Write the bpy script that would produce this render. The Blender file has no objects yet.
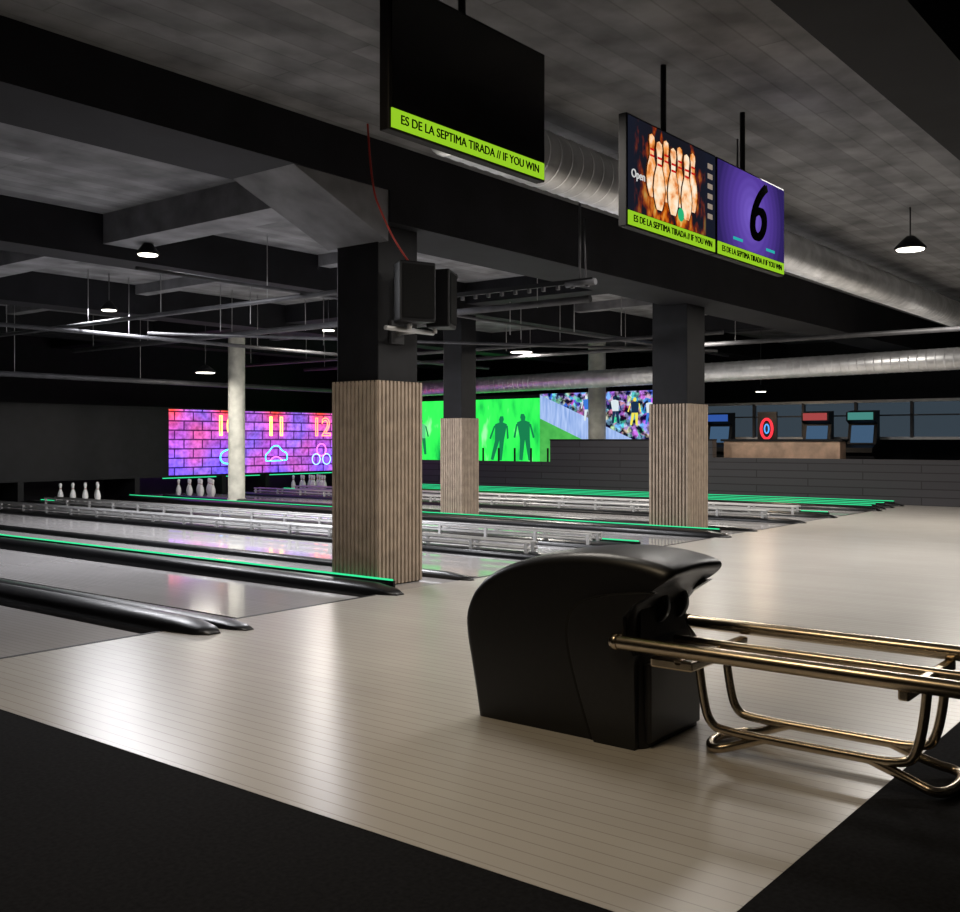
import bpy, bmesh, math, random
from mathutils import Vector, Matrix
random.seed(4)
S = bpy.context.scene
S.view_settings.view_transform = 'Standard'
COL = S.collection

# ------------------------------------------------------------------ materials
def newmat(name):
    m = bpy.data.materials.new(name); m.use_nodes = True
    nt = m.node_tree; nt.nodes.clear()
    out = nt.nodes.new('ShaderNodeOutputMaterial')
    return m, nt, out

def pm(name, col, rough=0.5, metal=0.0, var=0.15, nscale=6.0, coat=0.0, bump=0.0, spec=0.5):
    m, nt, out = newmat(name)
    b = nt.nodes.new('ShaderNodeBsdfPrincipled')
    tc = nt.nodes.new('ShaderNodeTexCoord')
    n = nt.nodes.new('ShaderNodeTexNoise'); n.inputs['Scale'].default_value = nscale
    n.inputs['Detail'].default_value = 5
    nt.links.new(tc.outputs['Object'], n.inputs['Vector'])
    r = nt.nodes.new('ShaderNodeValToRGB')
    r.color_ramp.elements[0].position = 0.3; r.color_ramp.elements[1].position = 0.7
    r.color_ramp.elements[0].color = [c*(1-var) for c in col]+[1]
    r.color_ramp.elements[1].color = [min(1, c*(1+var)) for c in col]+[1]
    nt.links.new(n.outputs['Fac'], r.inputs['Fac'])
    nt.links.new(r.outputs['Color'], b.inputs['Base Color'])
    b.inputs['Roughness'].default_value = rough
    b.inputs['Metallic'].default_value = metal
    b.inputs['Coat Weight'].default_value = coat
    b.inputs['Specular IOR Level'].default_value = spec
    if bump:
        bp = nt.nodes.new('ShaderNodeBump'); bp.inputs['Strength'].default_value = bump
        nt.links.new(n.outputs['Fac'], bp.inputs['Height'])
        nt.links.new(bp.outputs['Normal'], b.inputs['Normal'])
    nt.links.new(b.outputs['BSDF'], out.inputs['Surface'])
    return m

def em(name, col, strength):
    m, nt, out = newmat(name)
    e = nt.nodes.new('ShaderNodeEmission')
    e.inputs['Color'].default_value = list(col)+[1]; e.inputs['Strength'].default_value = strength
    nt.links.new(e.outputs[0], out.inputs['Surface'])
    return m

def math_node(nt, op, a, b=None, clamp=False):
    n = nt.nodes.new('ShaderNodeMath'); n.operation = op; n.use_clamp = clamp
    for i, v in enumerate((a, b)):
        if v is None: continue
        if isinstance(v, (int, float)): n.inputs[i].default_value = v
        else: nt.links.new(v, n.inputs[i])
    return n.outputs[0]

def mix_node(nt, fac, a, b, mode='MIX'):
    n = nt.nodes.new('ShaderNodeMix'); n.data_type = 'RGBA'; n.blend_type = mode
    for sock, v in ((n.inputs[0], fac), (n.inputs[6], a), (n.inputs[7], b)):
        if isinstance(v, (int, float)): sock.default_value = v
        elif isinstance(v, (tuple, list)): sock.default_value = list(v)+[1]
        else: nt.links.new(v, sock)
    return n.outputs[2]

def pos_xyz(nt):
    g = nt.nodes.new('ShaderNodeNewGeometry')
    s = nt.nodes.new('ShaderNodeSeparateXYZ'); nt.links.new(g.outputs['Position'], s.inputs[0])
    return s.outputs[0], s.outputs[1], s.outputs[2]
def combine(nt, x, y, z=0.0):
    c = nt.nodes.new('ShaderNodeCombineXYZ')
    for i, v in enumerate((x, y, z)):
        if isinstance(v, (int, float)): c.inputs[i].default_value = v
        else: nt.links.new(v, c.inputs[i])
    return c.outputs[0]
def noise(nt, vec, scale, detail=3):
    n = nt.nodes.new('ShaderNodeTexNoise'); n.inputs['Scale'].default_value = scale
    n.inputs['Detail'].default_value = detail
    nt.links.new(vec, n.inputs['Vector']); return n.outputs['Fac']
def ramp(nt, fac, stops, interp='LINEAR'):
    r = nt.nodes.new('ShaderNodeValToRGB'); cr = r.color_ramp; cr.interpolation = interp
    while len(cr.elements) < len(stops): cr.elements.new(0.5)
    for e, (p, c) in zip(cr.elements, stops):
        e.position = p; e.color = list(c)+[1]
    nt.links.new(fac, r.inputs[0]); return r.outputs['Color']

def board_mat(name, c1, c2, mortar, row, length, rough, coat=0.0):
    m, nt, out = newmat(name)
    x, y, z = pos_xyz(nt)
    br = nt.nodes.new('ShaderNodeTexBrick')
    nt.links.new(combine(nt, y, x), br.inputs['Vector'])
    br.inputs['Color1'].default_value = list(c1)+[1]
    br.inputs['Color2'].default_value = list(c2)+[1]
    br.inputs['Mortar'].default_value = list(mortar)+[1]
    br.inputs['Scale'].default_value = 1
    br.inputs['Brick Width'].default_value = length
    br.inputs['Row Height'].default_value = row
    br.inputs['Mortar Size'].default_value = 0.003
    br.inputs['Mortar Smooth'].default_value = 0.3
    n = noise(nt, combine(nt, x, y), 1.3, 4)
    c = mix_node(nt, 0.2, br.outputs['Color'], ramp(nt, n, [(0.3, (.6, .6, .6)), (0.7, (1, 1, 1))]), 'MULTIPLY')
    b = nt.nodes.new('ShaderNodeBsdfPrincipled')
    nt.links.new(c, b.inputs['Base Color'])
    b.inputs['Roughness'].default_value = rough
    b.inputs['Coat Weight'].default_value = coat
    b.inputs['Coat Roughness'].default_value = 0.06
    nt.links.new(b.outputs[0], out.inputs['Surface'])
    return m

M_app = board_mat('approach_boards', (.58, .555, .51), (.55, .52, .48), (.40, .37, .335), 0.07, 30.0, 0.27, 0.0)
M_lane = board_mat('lane_boards', (.68, .66, .66), (.64, .62, .62), (.52, .50, .48), 0.05, 30.0, 0.12, 0.5)
M_carpet = pm('black_carpet', (.008, .008, .009), 0.95, var=.5, nscale=60, bump=.3, spec=.1)
M_black = pm('black_paint', (.006, .006, .0075), 0.6, var=.3, spec=.3)
M_beam = pm('black_beam_paint', (.009, .009, .0115), 0.75, var=.35, nscale=2, spec=.25)
M_cap = pm('capping_plastic', (.008, .008, .009), 0.36, var=.2, coat=.05, spec=.4)
M_gutter = pm('gutter_plastic', (.06, .06, .065), 0.35, var=.2)
M_hood = pm('hood_plastic', (.009, .009, .010), 0.38, var=.1, nscale=30, spec=.42)
M_hood2 = pm('hood_panel_plastic', (.012, .012, .013), 0.34, var=.1, nscale=30)
M_seam = pm('hood_seam', (.002, .002, .002), 0.8, var=.1)
M_nickel = pm('brushed_nickel', (.56, .47, .35), 0.26, metal=1, var=.08, nscale=40)
M_steel = pm('duct_steel', (.80, .81, .83), 0.36, metal=.7, var=.18, nscale=4)
M_rail = pm('bumper_rail_metal', (.55, .55, .55), 0.45, metal=.3, var=.1)
M_pipe = pm('grey_pipe', (.05, .05, .055), 0.5, var=.3)
M_hangrod = pm('galvanised_rod', (.30, .30, .30), 0.5, var=.2)
M_slat = pm('slat_wood', (.43, .34, .26), 0.5, var=.18, nscale=9)
M_slatback = pm('slat_backing', (.020, .014, .010), 0.8, var=.2)
M_conc = pm('concrete_column_mat', (.50, .50, .45), 0.8, var=.22, nscale=5, bump=.15)
M_white = pm('pin_white', (.8, .8, .8), 0.25, var=.02)
M_red = pm('red_cable_rubber', (.35, .02, .01), 0.5)
M_counter = pm('counter_stone', (.60, .40, .28), 0.6, var=.35, nscale=3)
M_spk = pm('speaker_black', (.004, .004, .005), 0.5, spec=.25)
M_grille = pm('speaker_grille', (.003, .003, .003), 0.8, nscale=120, bump=.5, spec=.15)
M_green = em('green_led', (.05, 1.0, .40), .9)
M_lamp = em('lamp_diffuser', (1, .93, .82), 6)

def ceiling_mat():
    m, nt, out = newmat('ceiling_board_concrete')
    x, y, z = pos_xyz(nt)
    br = nt.nodes.new('ShaderNodeTexBrick')
    nt.links.new(combine(nt, x, y), br.inputs['Vector'])
    br.inputs['Color1'].default_value = (.30, .30, .31, 1)
    br.inputs['Color2'].default_value = (.20, .20, .21, 1)
    br.inputs['Mortar'].default_value = (.19, .19, .195, 1)
    br.inputs['Scale'].default_value = 1; br.inputs['Brick Width'].default_value = 3.1
    br.inputs['Row Height'].default_value = .19; br.inputs['Mortar Size'].default_value = .010
    br.inputs['Mortar Smooth'].default_value = .8
    n = noise(nt, combine(nt, x, y), 2.2, 6)
    c = mix_node(nt, .85, br.outputs['Color'], ramp(nt, n, [(.3, (.30, .30, .30)), (.7, (1.05, 1.05, 1.05))]), 'MULTIPLY')
    b = nt.nodes.new('ShaderNodeBsdfPrincipled'); nt.links.new(c, b.inputs['Base Color'])
    b.inputs['Roughness'].default_value = .85
    bp = nt.nodes.new('ShaderNodeBump'); bp.inputs['Strength'].default_value = .3
    nt.links.new(n, bp.inputs['Height']); nt.links.new(bp.outputs[0], b.inputs['Normal'])
    nt.links.new(b.outputs[0], out.inputs['Surface']); return m
M_ceil = ceiling_mat()
M_beamlt = pm('grey_beam_concrete', (.17, .17, .18), 0.8, var=.35, nscale=3, bump=.2)

def graywall_mat():
    m, nt, out = newmat('grey_block_wall')
    x, y, z = pos_xyz(nt)
    br = nt.nodes.new('ShaderNodeTexBrick')
    nt.links.new(combine(nt, y, z), br.inputs['Vector'])
    br.inputs['Color1'].default_value = (.052, .050, .058, 1)
    br.inputs['Color2'].default_value = (.042, .040, .047, 1)
    br.inputs['Mortar'].default_value = (.014, .014, .016, 1)
    br.inputs['Scale'].default_value = 1; br.inputs['Brick Width'].default_value = 2.2
    br.inputs['Row Height'].default_value = .155; br.inputs['Mortar Size'].default_value = .010
    b = nt.nodes.new('ShaderNodeBsdfPrincipled'); nt.links.new(br.outputs['Color'], b.inputs['Base Color'])
    b.inputs['Roughness'].default_value = .6
    nt.links.new(b.outputs[0], out.inputs['Surface']); return m
M_gwall = graywall_mat()

def neonwall_mat():
    m, nt, out = newmat('brick_neon_display')
    x, y, z = pos_xyz(nt)
    br = nt.nodes.new('ShaderNodeTexBrick')
    nt.links.new(combine(nt, x, z), br.inputs['Vector'])
    br.inputs['Color1'].default_value = (1, 1, 1, 1)
    br.inputs['Color2'].default_value = (.6, .6, .65, 1)
    br.inputs['Mortar'].default_value = (.14, .12, .18, 1)
    br.inputs['Scale'].default_value = 1; br.inputs['Brick Width'].default_value = .50
    br.inputs['Row Height'].default_value = .21; br.inputs['Mortar Size'].default_value = .018
    ph = math_node(nt, 'MULTIPLY', math_node(nt, 'SUBTRACT', x, 15.15), 2*math.pi/1.5)
    cs = math_node(nt, 'ADD', math_node(nt, 'MULTIPLY', math_node(nt, 'COSINE', ph), .5), .5)
    zt = math_node(nt, 'DIVIDE', math_node(nt, 'SUBTRACT', z, .46), 1.47, True)
    top = math_node(nt, 'MULTIPLY', cs, zt, True)
    bot = math_node(nt, 'MULTIPLY', cs, math_node(nt, 'SUBTRACT', 1.0, zt), True)
    big = noise(nt, combine(nt, x, z), .8, 1)
    base = ramp(nt, big, [(.30, (.80, .08, .25)), (.45, (.45, .10, .62)), (.55, (.22, .12, .85)), (.7, (.42, .12, .70))])
    c = mix_node(nt, math_node(nt, 'POWER', top, 1.2), base, (1.0, .08, .05))
    c = mix_node(nt, math_node(nt, 'MULTIPLY', bot, .8), c, (.12, .10, .95))
    c = mix_node(nt, math_node(nt, 'MULTIPLY', math_node(nt, 'SUBTRACT', 1.0, cs), .35), c, (.25, .12, .40))
    c = mix_node(nt, 1.0, c, br.outputs['Color'], 'MULTIPLY')
    n2 = noise(nt, combine(nt, x, z), 9, 4)
    c = mix_node(nt, 1.0, c, ramp(nt, n2, [(.3, (.4, .4, .4)), (.7, (1, 1, 1))]), 'MULTIPLY')
    e = nt.nodes.new('ShaderNodeEmission'); nt.links.new(c, e.inputs[0]); e.inputs[1].default_value = 2.5
    nt.links.new(e.outputs[0], out.inputs['Surface']); return m
M_neon = neonwall_mat()

def soccer_mat():
    m, nt, out = newmat('football_green_display')
    x, y, z = pos_xyz(nt)
    n = noise(nt, combine(nt, math_node(nt, 'MULTIPLY', y, 2.2), math_node(nt, 'MULTIPLY', z, .8)), 1.1, 3)
    c = ramp(nt, n, [(.25, (.0, .14, .05)), (.42, (.02, .68, .08)), (.6, (.04, .95, .10)), (.70, (.30, .95, .35))])
    e = nt.nodes.new('ShaderNodeEmission'); nt.links.new(c, e.inputs[0]); e.inputs[1].default_value = 1.25
    nt.links.new(e.outputs[0], out.inputs['Surface']); return m
SB = 14.95
def crowd_mat():
    m, nt, out = newmat('stadium_crowd_display')
    x, y, z = pos_xyz(nt)
    vo = nt.nodes.new('ShaderNodeTexVoronoi'); vo.inputs['Scale'].default_value = 8
    nt.links.new(combine(nt, y, z), vo.inputs['Vector'])
    crowd = mix_node(nt, 1.0, mix_node(nt, .55, vo.outputs['Color'], (.05, .10, .40)),
                     ramp(nt, noise(nt, combine(nt, y, z), 6, 3), [(.42, (.02, .02, .05)), (.60, (1.5, 1.5, 1.5))]), 'MULTIPLY')
    d = math_node(nt, 'ADD', math_node(nt, 'SUBTRACT', z, 1.95), math_node(nt, 'MULTIPLY', math_node(nt, 'SUBTRACT', 14.6, y), .42))
    stair = math_node(nt, 'LESS_THAN', math_node(nt, 'ABSOLUTE', d), .30)
    st = mix_node(nt, noise(nt, combine(nt, math_node(nt, 'MULTIPLY', y, 7), z), 2, 1), (.08, .20, .55), (.55, .68, .95))
    c = mix_node(nt, stair, crowd, st)
    grass = math_node(nt, 'LESS_THAN', d, -.30)
    c = mix_node(nt, grass, c, mix_node(nt, noise(nt, combine(nt, y, z), 4, 2), (.03, .28, .05), (.10, .55, .10)))
    e = nt.nodes.new('ShaderNodeEmission'); nt.links.new(c, e.inputs[0]); e.inputs[1].default_value = 1.15
    nt.links.new(e.outputs[0], out.inputs['Surface']); return m
def flame_mat():
    m, nt, out = newmat('flame_display')
    x, y, z = pos_xyz(nt)
    n = noise(nt, combine(nt, math_node(nt, 'MULTIPLY', x, 2.0), z), 6, 6)
    h = math_node(nt, 'MULTIPLY', math_node(nt, 'SUBTRACT', z, 2.66), 1.3)
    f = math_node(nt, 'SUBTRACT', n, math_node(nt, 'MULTIPLY', h, .22))
    c = ramp(nt, f, [(.40, (.010, .010, .015)), (.48, (.30, .03, .0)), (.56, (.85, .20, .01)), (.68, (1, .65, .15))])
    side = math_node(nt, 'SUBTRACT', 1.0, math_node(nt, 'MULTIPLY', math_node(nt, 'ABSOLUTE', math_node(nt, 'SUBTRACT', x, 6.08)), 2.0), True)
    side = math_node(nt, 'POWER', side, .5)
    c = mix_node(nt, side, (.010, .012, .022), c)
    e = nt.nodes.new('ShaderNodeEmission'); nt.links.new(c, e.inputs[0]); e.inputs[1].default_value = .9
    nt.links.new(e.outputs[0], out.inputs['Surface']); return m
def purple_mat():
    m, nt, out = newmat('purple_display')
    x, y, z = pos_xyz(nt)
    dx = math_node(nt, 'SUBTRACT', x, 7.35); dz = math_node(nt, 'SUBTRACT', z, 2.95)
    r = math_node(nt, 'SQRT', math_node(nt, 'ADD', math_node(nt, 'MULTIPLY', dx, dx), math_node(nt, 'MULTIPLY', dz, dz)))
    rings = math_node(nt, 'ADD', math_node(nt, 'MULTIPLY', math_node(nt, 'SINE', math_node(nt, 'MULTIPLY', r, 90)), .02), r)
    c = ramp(nt, rings, [(.0, (.20, .12, .62)), (.30, (.10, .05, .36)), (.6, (.03, .018, .12))])
    e = nt.nodes.new('ShaderNodeEmission'); nt.links.new(c, e.inputs[0]); e.inputs[1].default_value = .9
    nt.links.new(e.outputs[0], out.inputs['Surface']); return m
M_soccer, M_crowd, M_flame, M_purple = soccer_mat(), crowd_mat(), flame_mat(), purple_mat()
M_off = pm('screen_idle', (.006, .006, .008), .2)
M_tick = em('ticker_yellow', (.45, .90, .03), .65)
M_ink = pm('ticker_ink', (.004, .004, .004), .9, spec=.0)

# ------------------------------------------------------------------ mesh builder
class MB:
    def __init__(s): s.v=[]; s.f=[]; s.m=[]; s.sm=[]; s.mats=[]
    def mi(s, mat):
        if mat not in s.mats: s.mats.append(mat)
        return s.mats.index(mat)
    def face(s, idx, mat, smooth=False):
        s.f.append(idx); s.m.append(s.mi(mat)); s.sm.append(smooth)
    def box(s, x0, x1, y0, y1, z0, z1, mat):
        b=len(s.v)
        s.v += [(x0,y0,z0),(x1,y0,z0),(x1,y1,z0),(x0,y1,z0),(x0,y0,z1),(x1,y0,z1),(x1,y1,z1),(x0,y1,z1)]
        for q in ((0,3,2,1),(4,5,6,7),(0,1,5,4),(1,2,6,5),(2,3,7,6),(3,0,4,7)):
            s.face([b+i for i in q], mat)
        return s
    def rings(s, rings, mat, smooth=True, cap=True, closed=True):
        n=len(rings[0]); b=len(s.v)
        for r in rings: s.v += [tuple(p) for p in r]
        for k in range(len(rings)-1):
            for i in range(n if closed else n-1):
                j=(i+1)%n
                s.face([b+k*n+i,b+k*n+j,b+(k+1)*n+j,b+(k+1)*n+i], mat, smooth)
        if cap:
            s.face([b+i for i in range(n)][::-1], mat); s.face([b+(len(rings)-1)*n+i for i in range(n)], mat)
        return s
    def cyl(s, p0, p1, r, mat, n=12, r1=None):
        p0=Vector(p0); p1=Vector(p1); d=(p1-p0).normalized()
        a=d.orthogonal().normalized(); c=d.cross(a)
        r1 = r if r1 is None else r1
        rr=[]
        for p,q in ((p0,r),(p1,r1)):
            rr.append([p+a*math.cos(2*math.pi*i/n)*q+c*math.sin(2*math.pi*i/n)*q for i in range(n)])
        return s.rings(rr, mat)
    def lathe(s, base, prof, mat, n=16):
        base=Vector(base)
        rr=[[base+Vector((math.cos(2*math.pi*i/n)*max(r,1e-4), math.sin(2*math.pi*i/n)*max(r,1e-4), z)) for i in range(n)] for z,r in prof]
        return s.rings(rr, mat)
    def build(s, name, parent=None, bevel=0, seg=2):
        me=bpy.data.meshes.new(name); me.from_pydata(s.v,[],s.f)
        for m in s.mats: me.materials.append(m)
        for p,mi,sm in zip(me.polygons,s.m,s.sm): p.material_index=mi; p.use_smooth=sm
        bm=bmesh.new(); bm.from_mesh(me); bmesh.ops.recalc_face_normals(bm, faces=bm.faces); bm.to_mesh(me); bm.free()
        o=bpy.data.objects.new(name, me); COL.objects.link(o)
        if parent: o.parent=parent
        if bevel:
            md=o.modifiers.new('bev','BEVEL'); md.width=bevel; md.segments=seg; md.limit_method='ANGLE'; md.angle_limit=math.radians(40)
        return o
def empty(name, loc=(0,0,0)):
    e=bpy.data.objects.new(name,None); COL.objects.link(e); e.empty_display_size=.1; return e
def curve(name, pts, r, mat, parent=None, cyclic=False, smooth=True):
    c=bpy.data.curves.new(name,'CURVE'); c.dimensions='3D'; c.bevel_depth=r; c.bevel_resolution=4; c.use_fill_caps=True
    if smooth:
        sp=c.splines.new('NURBS'); sp.points.add(len(pts)-1)
        for p,q in zip(sp.points,pts): p.co=(*q,1)
        sp.order_u=3; sp.use_endpoint_u=True; sp.resolution_u=8
    else:
        sp=c.splines.new('POLY'); sp.points.add(len(pts)-1)
        for p,q in zip(sp.points,pts): p.co=(*q,1)
    sp.use_cyclic_u=cyclic
    c.materials.append(mat)
    o=bpy.data.objects.new(name,c); COL.objects.link(o)
    if parent: o.parent=parent
    return o
def text(name, body, loc, size, mat, parent, rot=(math.pi/2,0,0), tube=0.0, shear=0):
    c=bpy.data.curves.new(name,'FONT'); c.body=body; c.size=size; c.align_x='CENTER'; c.align_y='CENTER'; c.shear=shear
    if tube: c.fill_mode='NONE'; c.bevel_depth=tube; c.bevel_resolution=2
    else: c.extrude=.002
    c.materials.append(mat)
    o=bpy.data.objects.new(name,c); COL.objects.link(o); o.location=loc; o.rotation_euler=rot; o.parent=parent
    return o

# ------------------------------------------------------------------ room shell
FOUL=5.8; WV=19.6; SU=20.5; CZ=3.75
AU=2.35; AV=1.15
mb=MB()
mb.box(AU,26,AV,FOUL,-.12,0,M_app)
mb.box(-4,26,-5,AV,-.12,-.001,M_carpet); mb.box(-4,AU,AV,23,-.12,-.001,M_carpet)
mb.box(AU,20.7,FOUL,23,-.2,-.10,M_black); mb.box(20.7,26,FOUL,23,-.12,-.001,M_carpet)
mb.build('floor')
MB().box(-4,26,-5,23,CZ,CZ+.15,M_ceil).build('ceiling')
MB().box(-4,26,22.9,23.05,-.1,CZ,M_black).build('wall_back')
MB().box(-4.15,-4,-5,23,-.1,CZ,M_black).build('wall_left')
MB().box(26,26.15,-5,23,-.1,CZ,M_black).build('wall_right')
MB().box(-4,26,-5.15,-5,-.1,CZ,M_black).build('wall_front')

# ------------------------------------------------------------------ beams
mb=MB()
mb.box(-4,6.3,5.95,6.72,3.36,CZ,M_beam); mb.box(6.3,26,5.95,6.72,3.09,CZ,M_beam)
b=len(mb.v)
mb.v += [(5.25,5.97,3.36),(6.3,5.97,3.36),(6.3,5.97,2.93),(5.25,6.7,3.36),(6.3,6.7,3.36),(6.3,6.7,2.93)]
for q in ((0,2,1),(3,4,5),(0,3,5,2),(1,2,5,4),(0,1,4,3)): mb.face([b+i for i in q],M_beamlt)
mb.build('ceiling_beam')
for v0 in (1.4,10.3,14.6,18.8):
    MB().box(-4,26,v0,v0+.5,3.28 if v0>5 else 3.3,CZ,M_beam).build('ceiling_beam')
for u0 in (-.1,6.3,12.65,18.9):
    m=MB()
    for a,c in ((-5,1.4),(6.72,10.3),(10.8,14.6),(15.1,18.8),(19.3,22.9)):
        m.box(u0,u0+.45,a,c,3.42,CZ,M_beamlt if u0<12 else M_beam)
    m.build('ceiling_joist')
m=MB()
for u0 in (9.5,15.8):
    for a,c in ((6.72,10.3),(10.8,14.6),(15.1,18.8)):
        m.box(u0,u0+.22,a,c,3.60,CZ,M_beamlt)
m.build('ceiling_rib')

# ------------------------------------------------------------------ columns
def slatted_column(u0,v0,w,hclad,htop,seen=12):
    e=empty('slatted_column')
    MB().box(u0+.035,u0+w-.035,v0+.035,v0+w-.035,0,htop,M_black).build('shaft',e,bevel=.008)
    MB().box(u0+.028,u0+w-.028,v0+.028,v0+w-.028,0,hclad-.01,M_slatback).build('backing',e)
    m=MB(); p=w/seen
    for i in range(seen):
        a=u0+p*i+p*.22; c=a+p*.54
        m.box(a,c,v0,v0+.03,0.012,hclad,M_slat); m.box(a,c,v0+w-.03,v0+w,0.012,hclad,M_slat)
        a=v0+p*i+p*.22; c=a+p*.54
        m.box(u0,u0+.03,a,c,0.012,hclad,M_slat); m.box(u0+w-.03,u0+w,a,c,0.012,hclad,M_slat)
    m.build('slats',e)
    m=MB(); m.box(u0+.02,u0+w-.02,v0+.02,v0+w-.02,0,.04,M_slatback); m.box(u0+.012,u0+w-.012,v0+.012,v0+w-.012,hclad-.012,hclad+.004,M_slatback)
    m.build('trim',e); return e
slatted_column(6.25,6.04,.57,1.757,3.2)
slatted_column(12.51,6.33,.60,1.74,3.2)
slatted_column(12.65,10.38,.45,1.60,3.3)
def round_column(u,v,r,h):
    m=MB(); m.lathe((u,v,-.1),[(0,r*1.12),(.15,r*1.12),(.16,r),(h-.02,r),(h+.05,r*1.25),(h+.1,r*1.25)],M_conc,24)
    return m.build('concrete_column')
round_column(13.34,16.9,.17,CZ)
round_column(20.95,13.0,.21,CZ)

# ------------------------------------------------------------------ lanes
def ridge(m,u0,u1,v0,v1,h,mat=M_cap):
    n=9; rr=[]
    for v,s,hs in ((v0,.35,.15),(v0+.10,.75,.6),(v0+.3,1,.95),(v0+.6,1,1),(v1,1,1)):
        c=(u0+u1)/2; w=(u1-u0)/2*s
        ring=[(c-w,v,-.05)]+[(c-w*math.cos(math.pi*i/n)**1, v, h*hs*math.sin(math.pi*i/n)**.6 if 0<i<n else 0.0) for i in range(0,n+1)]+[(c+w,v,-.05)]
        rr.append(ring)
    m.rings(rr,mat,True,True)
def gutter(m,u0,u1,v0,v1):
    n=8; c=(u0+u1)/2; w=(u1-u0)/2
    rr=[[(c-w*math.cos(math.pi*i/n), v, -.01-.075*math.sin(math.pi*i/n)) for i in range(n+1)] for v in (v0,v1)]
    m.rings(rr,M_gutter,True,False,False)
def rail(m,u,v0,v1,zs,r=.015):
    for z in zs: m.cyl((u,v0,z),(u,v1,z),r,M_rail,8)
    v=v0+.05
    while v<v1:
        m.box(u-.015,u+.015,v-.02,v+.02,-.05,zs[-1],M_rail); v+=.75
def division(u0,u1,h=.10,green=None,v0=FOUL-.1,rails=()):
    e=empty('lane_divider'); m=MB(); ridge(m,u0,u1,v0,WV-.3,h); m.build('capping',e)
    if green is not None:
        m=MB(); m.box(green-.012,green+.012,v0+.2,WV-.3,-.05,h*1.02,M_cap); m.box(green-.008,green+.008,v0+.22,WV-.32,h*1.02,h*1.02+.013,M_green)
        m.build('led_strip',e)
    if rails:
        m=MB()
        for r_ in rails: rail(m,r_,FOUL+.5,WV-1.2,(.10,.16))
        m.build('bumper_rails',e)
def lane(u0,u1):
    e=empty('bowling_lane'); g=.15
    MB().box(u0+g,u1-g,FOUL,WV-.02,-.10,0,M_lane).build('lane_bed',e)
    MB().box(u0+g,u1-g,WV-.02,WV+.9,-.10,-.005,M_lane).build('pin_deck',e)
    m=MB(); gutter(m,u0,u0+g,FOUL,WV); gutter(m,u1-g,u1,FOUL,WV); m.build('gutters',e)
    MB().box(u0,u1,FOUL-.03,FOUL,0,.002,M_black).build('foul_line',e)
for k in range(3):
    o=6.2*k
    if k==0:
        division(3.97,4.24,.08,None,5.42); division(4.24,4.44,.05,None,5.36)
        lane(2.47,3.97) 
        lane(4.44,5.95)
    else: lane(4.36+o,5.95+o)
    division(5.95+o,6.20+o,.08,6.215+o,5.62)
    if k<2:
        MB().box(6.23+o,7.02+o,FOUL,WV-.02,-.1,.0,M_lane).build('lane_deck')
        division(7.02+o,7.18+o,.06,None)
        lane(7.18+o,8.76+o)
        division(8.76+o,9.02+o,.06,None,rails=(8.82+o,8.95+o))
        division(10.00+o,10.42+o,.07,10.45+o,rails=(10.04+o,10.25+o))
        MB().box(9.02+o,10.00+o,FOUL,WV-.02,-.1,0,M_lane).build('lane_deck')
MB().box(18.65,20.45,FOUL,WV-.02,-.1,0,M_lane).build('lane_deck')
for u in (18.9,19.4,20.0):
    division(u,u+.16,.08,u+.2)

prof=[(0,.026),(.02,.036),(.06,.052),(.115,.060),(.18,.050),(.25,.023),(.30,.024),(.34,.032),(.37,.026),(.382,.002)]
def pins(uc):
    m=MB()
    for r in range(4):
        for c in range(r+1):
            p=(uc+(c-r/2)*.27, WV-.85+r*.23, 0)
            m.lathe(p,prof,M_white,10)
            m.lathe((p[0],p[1],.262),[(0,.0245),(.012,.0245)],M_red,10)
    return m.build('bowling_pins')
for uc in (5.2,7.97,11.35,14.15,17.5): pins(uc)

# ------------------------------------------------------------------ pinsetter masking wall with neon display
e=empty('pinsetter_masking_unit')
MB().box(13.6,SU,WV,WV+.12,.46,1.94,M_neon).build('display_panel',e)
MB().box(2.5,13.6,WV,WV+.12,.46,1.94,M_black).build('unlit_panel',e)
MB().box(2.5,SU,WV-.02,WV+.14,1.94,1.98,M_black).build('top_edge',e)
MB().box(2.5,SU,WV-.02,WV+.14,.42,.46,M_black).build('bottom_edge',e)
m=MB()
for u in (4.03,6.6,8.9,10.2,12.8,15.1,16.4,18.9,20.3): m.box(u-.06,u+.06,WV-.01,WV+1.2,-.1,.42,M_black)
m.build('partitions',e)
MB().box(2.5,SU,WV+1.2,WV+1.3,-.1,1.9,M_black).build('pit_curtain',e)
MB().box(13.6,SU,WV+.2,WV+.24,.38,.40,M_green).build('pit_light',e)
n_red=em('neon_red',(1,.16,.07),5); n_or=em('neon_orange',(1,.40,.08),5)
n_cy=em('neon_cyan',(.05,.6,1),4); n_mag=em('neon_magenta',(1,.12,.6),4); n_bl=em('neon_blue',(.15,.3,1),5)
for u,t,mt in ((15.15,'10',n_or),(16.65,'11',n_or),(18.15,'12',n_red),(19.65,'13',n_red)):
    text('lane_number',t,(u,WV-.04,1.56),.66,mt,e,tube=.013)
def neon_cloud(u,z,mat,mat2):
    pts=[(-.32,-.12),(-.36,.02),(-.22,.10),(-.12,.24),(.08,.26),(.18,.12),(.34,.08),(.36,-.08),(.30,-.12)]
    curve('neon_cloud',[(u+a,WV-.04,z+c) for a,c in pts],.013,mat,e,cyclic=True)
    curve('neon_bowl',[(u-.2,WV-.04,z-.12),(u-.1,WV-.04,z-.02),(u+.1,WV-.04,z-.02),(u+.2,WV-.04,z-.12)],.012,mat2,e)
neon_cloud(16.65,.86,n_cy,n_mag)
curve('neon_crescent',[(15.3,WV-.04,1.05),(15.02,WV-.04,1.0),(14.95,WV-.04,.8),(15.1,WV-.04,.68),(15.3,WV-.04,.7)],.016,n_cy,e)
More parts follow.
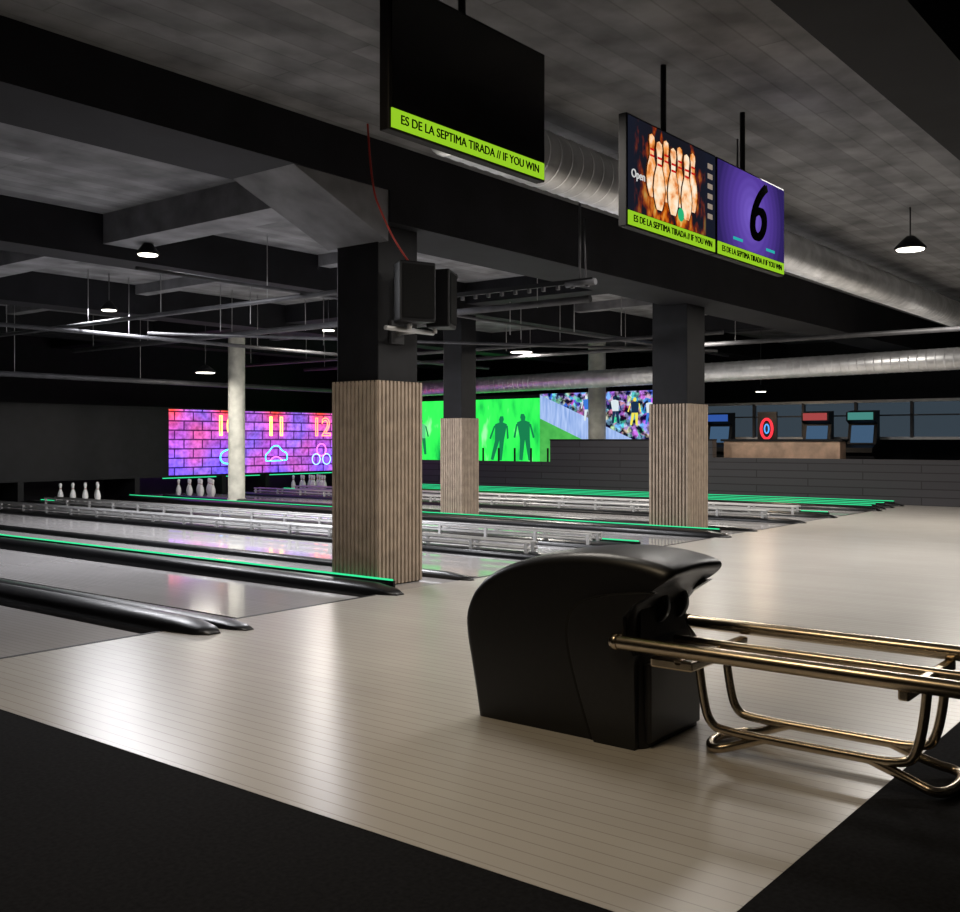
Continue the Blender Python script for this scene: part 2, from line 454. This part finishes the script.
curve('neon_loop',[(18.15+.16*math.cos(a),WV-.04,1.0+.16*math.sin(a)) for a in [i*math.pi/6 for i in range(12)]],.012,n_mag,e,cyclic=True)
for du in (-.18,.18):
    curve('neon_loop',[(18.15+du+.14*math.cos(a),WV-.04,.76+.14*math.sin(a)) for a in [i*math.pi/6 for i in range(12)]],.012,n_bl,e,cyclic=True)

# ------------------------------------------------------------------ far low wall, screens
e=empty('partition_wall')
MB().box(SU,SU+.2,9.8,14.05,-.1,1.24,M_gwall).build('wall_panel',e)
MB().box(SU,SU+.2,14.05,22.8,-.1,.72,M_gwall).build('wall_panel',e)
MB().box(SU,SU+.2,-5,9.8,-.1,.87,M_gwall).build('wall_panel',e)
MB().box(SU-.02,SU+.22,9.8,14.05,1.24,1.27,M_black).build('coping',e)
m=MB()
for i in range(5): m.box(SU+.05,SU+.09,14.15+i*.5,14.18+i*.5,.72,1.05,M_black)
m.build('posts',e)
e=empty('video_wall')
MB().box(21.4,21.5,11.3,19.9,.2,2.42,M_black).build('backing',e)
MB().box(21.36,21.4,SB+.03,19.8,.62,2.32,M_soccer).build('football_display',e)
MB().box(21.36,21.4,11.4,SB,.62,2.42,M_crowd).build('stadium_display',e)
def flat_figure(y,z,s,mt1,mt2,lean=0.0):
    m=MB(); X=21.352
    def poly(pts,mt):
        b=len(m.v); m.v += [(X,y+a*s+lean*c*s,z+c*s) for a,c in pts]; m.face(list(range(b,b+len(pts))),mt)
    poly([(-.05,.86),(.05,.86),(.07,.93),(.04,1),(-.04,1),(-.07,.93)],mt2)
    poly([(-.13,.45),(.13,.45),(.17,.82),(.05,.86),(-.05,.86),(-.17,.82)],mt1)
    poly([(-.13,.45),(0,.45),(-.04,.0),(-.12,.0)],mt2); poly([(0,.45),(.13,.45),(.20,.02),(.12,.0)],mt2)
    poly([(.15,.8),(.2,.78),(.30,.5),(.25,.48)],mt2); poly([(-.15,.8),(-.2,.78),(-.26,.5),(-.21,.48)],mt2)
    m.build('player_image',e)
g1=em('image_pale_green',(.12,.62,.25),1); g2=em('image_deep_green',(.01,.22,.08),1); b_=em('shirt_blue',(.05,.2,.7),1); y_=em('shirt_yellow',(.9,.8,.1),1); w_=em('shirt_white',(.7,.8,.85),1); d_=em('shirt_dark',(.01,.03,.08),1)
flat_figure(15.35,.72,1.2,g2,g2,.12); flat_figure(16.3,.72,1.15,g2,g2,-.12); flat_figure(18.9,.85,1.0,g1,g2,.1)
flat_figure(13.5,1.72,.62,b_,w_,.1); flat_figure(13.1,1.70,.62,y_,d_); flat_figure(12.7,1.65,.66,w_,d_,.1); flat_figure(12.2,1.6,.66,d_,y_); flat_figure(11.8,1.62,.6,w_,b_)
e=empty('reception_counter')
MB().box(20.95,21.3,7.2,9.75,0,1.22,M_counter).build('front',e,bevel=.01)
MB().box(20.9,21.33,7.15,9.8,1.22,1.27,M_black).build('worktop',e)
e=empty('window_1')
gl=em('window_glow',(.06,.085,.11),.6)
MB().box(23.3,23.35,4,11.3,1.3,2.1,gl).build('pane',e)
m=MB()
for y in (4,5.2,6.4,7.6,8.8,10,11.25): m.box(23.2,23.3,y,y+.06,1.3,2.1,M_pipe)
m.box(23.2,23.3,4,11.3,1.26,1.32,M_rail); m.box(23.2,23.3,4,11.3,2.08,2.14,M_rail); m.box(23.2,23.3,4,11.3,1.78,1.81,M_pipe)
m.build('mullions',e)
e=empty('neon_ring_sign')
MB().box(21.95,22.0,8.95,9.4,1.15,1.88,M_black).build('board',e)
MB().box(21.96,22.0,9.1,9.2,0,1.2,M_black).build('stand',e)
curve('ring',[(21.92,9.17+.13*math.cos(i*math.pi/8),1.5+.22*math.sin(i*math.pi/8)) for i in range(16)],.03,em('ring_red',(1,.04,.06),1.3),e,cyclic=True)
curve('inner_ring',[(21.92,9.17+.05*math.cos(i*math.pi/8),1.5+.10*math.sin(i*math.pi/8)) for i in range(16)],.015,em('ring_blue',(.1,.4,1),1.3),e,cyclic=True)
for y,cc in ((10.35,(.05,.15,.6)),(8.0,(.6,.1,.1)),(7.0,(.1,.4,.35))):
    e=empty('arcade_cabinet')
    m=MB(); b=len(m.v)
    pr=[(22.5,0),(22.5,.9),(22.35,.98),(22.38,1.08),(22.62,1.16),(22.72,1.6),(22.55,1.68),(22.55,1.86),(22.88,1.9),(22.88,0)]
    for yy in (y,y+.62): m.v+=[(a,yy,c) for a,c in pr]
    n=len(pr); m.face([b+i for i in range(n)],M_spk); m.face([b+n+i for i in range(n)][::-1],M_spk)
    for i in range(n): j=(i+1)%n; m.face([b+i,b+j,b+n+j,b+n+i],M_spk)
    m.build('cabinet',e)
    MB().box(22.54,22.55,y+.04,y+.58,1.69,1.85,em('marquee_glow',cc,.6)).build('marquee',e)
    m=MB(); b=len(m.v); m.v+=[(22.62,y+.07,1.19),(22.62,y+.55,1.19),(22.705,y+.55,1.57),(22.705,y+.07,1.57)]; m.face([b,b+1,b+2,b+3],em('game_screen',(.10,.2,.35),.5)); m.build('screen',e)

# ------------------------------------------------------------------ ducts, pipes
def duct(name,p0,p1,r,mat=M_steel,step=.15,parent=None):
    p0=Vector(p0); p1=Vector(p1); L=(p1-p0).length; d=(p1-p0)/L
    a=d.orthogonal().normalized(); c=d.cross(a); m=MB(); n=28; t=0
    m.rings([[p+a*math.cos(2*math.pi*i/n)*r+c*math.sin(2*math.pi*i/n)*r for i in range(n)] for p in (p0,p1)],mat)
    while t<L-.02:
        rr=[]
        for dt,q in ((0,r*.99),(.006,r*1.022),(.020,r*1.022),(.026,r*.99)):
            p=p0+d*(t+dt); rr.append([p+a*math.cos(2*math.pi*i/n)*q+c*math.sin(2*math.pi*i/n)*q for i in range(n)])
        m.rings(rr,mat,False,False); t+=step
    return m.build(name,parent)
duct('air_duct',(5.35,4.5,3.40),(25.9,4.5,3.40),.21)
duct('air_duct',(18.4,2,2.64),(19.6,18.6,2.55),.19)
m=MB()
m.cyl((9.0,13.5,2.86),(14.6,6.9,2.62),.022,M_pipe)
for a,b_x,r in (((8.2,6.8,2.95),(8.2,18.7,2.95),.03),((10.8,6.8,3.0),(10.8,18.7,3.0),.045),((14.6,6.8,2.9),(14.6,18.7,2.9),.03),((16.8,3,2.95),(16.8,18.7,2.95),.04),((6,14.0,2.85),(18,14.0,2.85),.03),((6,9.2,3.0),(20,9.2,3.0),.02),((8,17.5,2.4),(18,17.5,2.4),.05)):
    m.cyl(a,b_x,r,M_pipe)
for u in (8.2,10.8,14.6,16.8):
    for v in (7.6,9.8,12,13.8,16.2,18): m.cyl((u,v,2.95),(u,v,CZ),.006,M_hangrod,6)
for u in (9,11.5,14,17.5):
    for v in (14.0,17.5): m.cyl((u,v,2.4 if v>15 else 2.85),(u,v,CZ),.006,M_hangrod,6)
for u,v in ((9.4,11.6),(9.8,12.8),(12.0,12.2),(12.3,13.2),(12.9,9.6),(13.6,9.9),(15.2,11.4),(13.2,8.6),(14.1,8.3)): m.cyl((u,v,2.9),(u,v,CZ),.007,M_hangrod,6)
m.build('sprinkler_pipes')
e=empty('lighting_track')
m=MB()
m.box(7.98,8.02,5.0,7.4,2.70,2.74,M_black)
for i in range(14): m.box(7.985,8.015,5.05+i*.165,5.08+i*.165,2.66,2.70,M_pipe)
m.build('track',e)
m=MB(); m.cyl((8.0,5.15,2.72),(8.0,5.15,CZ),.012,M_pipe); m.cyl((8.06,5.12,2.72),(8.02,5.12,3.3),.008,M_pipe); m.cyl((8,5.3,2.7),(8,4.98,2.7),.03,M_pipe)
m.cyl((8.0,7.3,2.72),(8.0,7.3,CZ),.012,M_pipe); m.build('hanger',e)

# ------------------------------------------------------------------ TVs
def tv(u0,v,z0,w,h,content):
    e=empty('tv_monitor')
    MB().box(u0,u0+w,v,v+.06,z0,z0+h,M_black).build('housing',e,bevel=.006)
    MB().box(u0+.015,u0+w-.015,v-.006,v,z0+.105,z0+h-.015,content).build('screen',e)
    MB().box(u0+.015,u0+w-.015,v-.006,v,z0+.012,z0+.10,M_tick).build('ticker',e)
    text('ticker_text','ES DE LA SEPTIMA TIRADA // IF YOU WIN',(u0+w/2,v-.01,z0+.055),.060,M_ink,e)
    m=MB(); m.cyl((u0+w*.5,v+.08,z0+h*.5),(u0+w*.5,v+.08,CZ-.0),.02,M_black); m.box(u0+w*.4,u0+w*.6,v+.06,v+.1,z0+h*.4,z0+h*.6,M_black); m.build('mount',e)
    return e
t1=tv(5.50,3.2,2.57,1.24,.70,M_flame)
t2=tv(6.76,3.2,2.57,1.24,.70,M_purple)
t0=tv(3.38,3.2,2.66,1.24,.70,M_off)
def pinimg_mat(name,hot,dark):
    m, nt, out = newmat(name)
    x,y,z=pos_xyz(nt)
    n=noise(nt,combine(nt,x,z),12,3)
    c=ramp(nt,n,[(.34,dark),(.46,hot),(.66,(1,.88,.68))])
    e=nt.nodes.new('ShaderNodeEmission'); nt.links.new(c,e.inputs[0]); e.inputs[1].default_value=1
    nt.links.new(e.outputs[0],out.inputs[0]); return m
pin_c=pinimg_mat('pin_image_cream',(1,.62,.34),(.75,.22,.05)); pin_o=pinimg_mat('pin_image_orange',(.95,.38,.10),(.5,.10,.01))
stripe=em('stripe_red',(.6,.01,.01),1); p_edge=em('pin_outline',(.05,.01,.0),1)
def flat_pin(u,z,s,mat,par,Y=3.188):
    m=MB()
    pr=[(zz/.38,rr/.38*1.1) for zz,rr in prof]; n=len(pr)
    for k,(ex,mt,yy) in enumerate(((.014,p_edge,Y+.002),(0,mat,Y))):
        b=len(m.v)
        m.v+=[(u-r*s-ex,yy,z+h*s) for h,r in pr]+[(u+r*s+ex,yy,z+h*s) for h,r in pr]
        for i in range(n-1): m.face([b+i,b+n+i,b+n+i+1,b+i+1],mt)
    for zz in (.64,.74):
        b=len(m.v)
        m.v+=[(u-.068*s,Y-.002,z+zz*s),(u+.068*s,Y-.002,z+zz*s),(u+.066*s,Y-.002,z+(zz+.035)*s),(u-.066*s,Y-.002,z+(zz+.035)*s)]
        m.face([b,b+1,b+2,b+3],stripe)
    m.build('pin_image',par)
for i,u in enumerate((5.80,5.99,6.18,6.37)): flat_pin(u,2.80,.40,pin_o,t1,3.190)
for i,u in enumerate((5.89,6.08,6.27)): flat_pin(u,2.73,.44,pin_c,t1,3.185)
gball=em('ball_image_green',(.02,.45,.18),1)
m=MB(); b=len(m.v); m.v+=[(6.18+.045*math.cos(i*math.pi/10),3.181,2.75+.045*math.sin(i*math.pi/10)) for i in range(20)]; m.face(list(range(b,b+20)),gball); m.build('ball_image',t1)
mi_=em('menu_item',(.35,.28,.22),.8)
for i in range(6):
    MB().box(6.60,6.67,3.188,3.192,2.80+i*.07,2.835+i*.07,mi_).build('menu_icon',t1)
text('logo_text','Open',(5.62,3.186,2.90),.075,em('logo_white',(.6,.6,.6),1),t1)
text('lane_digit','6',(7.40,3.185,2.97),.66,M_ink,t2,shear=.3)
text('lane_digit_weight','6',(7.43,3.184,2.97),.66,M_ink,t2,shear=.3)
tl=em('teal_line',(.02,.42,.40),1)
for u in (7.1,7.7): MB().box(u-.08,u+.08,3.188,3.192,2.72,2.74,tl).build('teal_line',t2)

# ------------------------------------------------------------------ speakers
e=empty('loudspeaker')
def spk(c,ang,w,d,h):
    m=MB(); b=len(m.v)
    pts=[(-w/2,-d/2),(w/2,-d/2),(w*.32,d/2),(-w*.32,d/2)]
    ca,sa=math.cos(ang),math.sin(ang)
    for z in (-h/2,h/2):
        for x,y in pts: m.v.append((c[0]+x*ca-y*sa,c[1]+x*sa+y*ca,c[2]+z))
    for q in ((0,3,2,1),(4,5,6,7),(0,1,5,4),(1,2,6,5),(2,3,7,6),(3,0,4,7)): m.face([b+i for i in q],M_spk)
    m.build('cabinet',e,bevel=.015)
    m=MB(); b=len(m.v); y=-d/2-.008
    for z in (-h/2+.03,h/2-.03):
        for x in (-w/2+.02,w/2-.02): m.v.append((c[0]+x*ca-y*sa,c[1]+x*sa+y*ca,c[2]+z))
    m.face([b,b+1,b+3,b+2],M_grille); m.build('grille',e)
spk((6.36,5.76,2.48),math.radians(-20),.34,.24,.50)
spk((6.78,5.80,2.47),math.radians(28),.30,.22,.50)
m=MB(); m.cyl((6.15,5.86,2.18),(6.75,5.86,2.18),.02,M_rail); m.cyl((6.5,5.86,2.18),(6.5,6.05,2.18),.025,M_rail); m.cyl((6.38,5.8,2.18),(6.38,5.8,2.26),.02,M_rail); m.cyl((6.75,5.84,2.18),(6.75,5.84,2.26),.02,M_rail)
m.box(6.42,6.58,6.045,6.072,2.08,2.28,M_pipe); m.build('bracket',e)
curve('red_cable',[(5.80,5.72,CZ),(5.82,5.70,3.25),(5.95,5.7,3.05),(6.1,5.7,2.85),(6.3,5.72,2.71)],.008,M_red)

# ------------------------------------------------------------------ lamps: visible fixtures first, then ones added for brightness
def lamp(u,v,z,r=.16,power=25,col=(1,.93,.84),size=.6):
    e=empty('ceiling_lamp')
    m=MB(); m.lathe((u,v,z),[(0,r),(.02,r*1.02),(.09,r*.6),(.14,r*.25)],M_black,20)
    m.cyl((u,v,z+.13),(u,v,CZ),.008,M_pipe,6); m.build('shade',e)
    m=MB(); m.lathe((u,v,z-.012),[(0,r*.85),(.011,r*.9)],M_lamp,20); m.build('diffuser',e)
    L=bpy.data.lights.new('bulb','AREA'); L.shape='DISK'; L.size=size; L.energy=power; L.color=col
    o=bpy.data.objects.new('bulb',L); COL.objects.link(o); o.location=(u,v,z-.03); o.parent=e
lamp(16.5,12.0,3.0,.24,150)
lamp(12.2,16.4,2.55,.2,45)
lamp(21.2,9.0,2.30,.12,30,col=(1,.75,.5))
lamp(4.9,4.0,3.3,.16,50,col=(1,.92,.82),size=1.2)  # added lamp, no known fixture: brightens the near approach floor
lamp(8.0,3.6,3.3,.16,75,col=(1,.95,.90),size=1.2)  # added behind the monitors to light the approach
lamp(11.5,3.2,3.3,.16,115,col=(1,.95,.90),size=1.2)  # added to make the right side of the approach brighter
lamp(16,3.6,3.3,.16,110,size=1)  # added fill for the far end of the approach
lamp(9.6,9.7,3.3,.12,220,col=(.95,.95,1),size=1)  # added over the lanes to brighten them, no known fixture
lamp(6.6,9.9,3.3,.12,140,col=(.95,.95,1),size=1)  # added lane fill, near side
lamp(8.6,13.9,3.2,.12,130,col=(.95,.95,1),size=1)  # added lane fill further toward the pins
lamp(12.6,13.4,3.2,.12,90,size=.8)  # added fill for the middle of the lanes
lamp(16.2,8.0,3.1,.12,120)  # added fill over the right-hand lanes
lamp(2.0,2.4,3.2,.16,26,col=(1,.78,.50),size=1)  # weak warm fill, added out of view near the aisle

# ------------------------------------------------------------------ ball return
e=empty('ball_return')
U0,U1=3.64,4.15
P=[(2.90,0.0),(2.94,.20),(2.985,.40),(2.97,.50),(2.905,.60),(2.77,.68),(2.60,.735),(2.42,.765),(2.25,.775),(2.08,.765),(1.93,.735),(1.915,.70),(2.00,.655),(2.07,.59),(2.10,.52),(2.10,.44),(2.06,.40),(2.05,.20),(2.04,0.0)]
def smoothp(pts,it=2):
    for _ in range(it):
        q=[pts[0]]
        for a,b in zip(pts[:-1],pts[1:]):
            q.append((a[0]*.75+b[0]*.25,a[1]*.75+b[1]*.25)); q.append((a[0]*.25+b[0]*.75,a[1]*.25+b[1]*.75))
        q.append(pts[-1]); pts=q
    return pts
PS=smoothp(P,2)
cx,cz=2.5,.30
def ring_at(t):
    u=(U0+U1)/2+(U1-U0)/2*t
    a=max(0,(abs(t)-.80)/.20); s=1-.09*(1-math.sqrt(max(0,1-a*a)))
    out=[]
    for v,z in PS:
        zz=cz+(z-cz)*s if z>cz else z
        uu=u
        if z>.6:
            zz+=.014*(1-t*t)
        out.append((uu,cx+(v-cx)*s,zz))
    return out
ts=[-1,-.997,-.985,-.965,-.94,-.90,-.86,-.80,-.5,-.25,0,.25,.5,.80,.86,.90,.94,.965,.985,.997,1]
MB().rings([ring_at(t) for t in ts],M_hood,True,True).build('hood',e)
SP=smoothp([(1.99,.64),(2.12,.625),(2.25,.60),(2.345,.56),(2.39,.48),(2.385,.38),(2.34,.22),(2.26,0.0)],2)
def side_panel(x0,x1,off,mat,nm):
    m=MB(); b=len(m.v)
    pts=[(v+off,z) if z>0.001 else (v+off,0) for v,z in SP]+[(2.065,0),(2.07,.38),(2.12,.44),(2.12,.53),(2.08,.58)]
    n=len(pts)
    for x in (x0,x1): m.v+=[(x,v,z) for v,z in pts]
    m.face([b+i for i in range(n)],mat); m.face([b+n+i for i in range(n)][::-1],mat)
    for i in range(n): j=(i+1)%n; m.face([b+i,b+j,b+n+j,b+n+i],mat)
    m.build(nm,e,bevel=.008,seg=3)
side_panel(U0-.006,U0+.03,.03,M_seam,'side_seam')
side_panel(U0-.026,U0+.03,0,M_hood2,'side_panel')
side_panel(U1-.03,U1+.022,0,M_hood2,'side_panel')
MB().box(U0+.03,U1-.03,2.025,2.06,.02,.34,M_hood2).build('front_panel',e,bevel=.01)
MB().box(U0+.06,U1-.06,2.085,2.13,.42,.62,M_seam).build('ball_exit',e)
m=MB(); m.cyl((U0+.20,2.125,.55),(U0+.24,2.125,.55),.08,M_hood2,28); m.cyl((U1-.14,2.125,.55),(U1-.10,2.125,.55),.08,M_hood2,28); m.cyl((U0+.2,2.125,.55),(U1-.1,2.125,.55),.03,M_pipe,16); m.build('lift_wheels',e)
MB().box(U0+.02,U1-.02,2.06,2.88,-.0,.012,M_seam).build('plinth',e)
RU0,RU1=3.585,4.20
for u in (RU0,RU1):
    curve('rail',[(u,2.13,.435),(u,1.6,.435),(u,.80,.435)],.030,M_nickel,e,smooth=False)
    m=MB(); m.cyl((u,2.12,.435),(u,2.15,.435),.033,M_nickel,16); m.build('rail_end',e)
curve('rail_inner',[(3.95,2.06,.40),(3.95,1.6,.40),(3.95,.85,.40)],.020,M_nickel,e,smooth=False)
curve('end_bow',[(RU0,.82,.435),(RU0,.66,.435),(3.7,.60,.435),(4.1,.60,.435),(RU1,.66,.435),(RU1,.82,.435)],.030,M_nickel,e)
m=MB(); m.box(RU0,RU0+.20,1.80,1.98,.355,.395,M_nickel); m.box(RU0,RU1,1.84,1.88,.37,.40,M_nickel); m.box(RU0,RU1,1.0,1.04,.37,.41,M_nickel); m.build('bracket',e,bevel=.008)
for u in (3.80,4.05):
    curve('leg',[(u,1.88,.38),(u,1.86,.22),(u,1.83,.11),(u,1.76,.09),(u,1.3,.09),(u,1.1,.09),(u,1.02,.13),(u,1.0,.37)],.018,M_nickel,e)
curve('foot_bow',[(3.80,1.60,.09),(3.80,1.72,.04),(3.76,1.80,.02),(3.86,1.86,.02),(3.99,1.86,.02),(4.09,1.80,.02),(4.05,1.72,.04),(4.05,1.60,.09)],.018,M_nickel,e)
curve('foot_bow',[(3.80,1.2,.09),(3.80,1.05,.04),(3.76,.95,.02),(3.93,.92,.02),(4.09,.95,.02),(4.05,1.05,.04),(4.05,1.2,.09)],.018,M_nickel,e)

# ------------------------------------------------------------------ world + camera
w=bpy.data.worlds.new('W'); S.world=w; w.use_nodes=True
bg=w.node_tree.nodes['Background']; bg.inputs[0].default_value=(.5,.5,.6,1); bg.inputs[1].default_value=.02
cam=bpy.data.cameras.new('camera'); cam.sensor_width=36; cam.sensor_fit='HORIZONTAL'; cam.lens=1024/960*36
cam.shift_y=-16/960; cam.clip_end=200; cam.clip_start=.05
o=bpy.data.objects.new('camera',cam); COL.objects.link(o); o.location=(0,0,1.25)
o.rotation_euler=(math.pi/2,0,-math.atan2(.7843,.6203)); S.camera=o
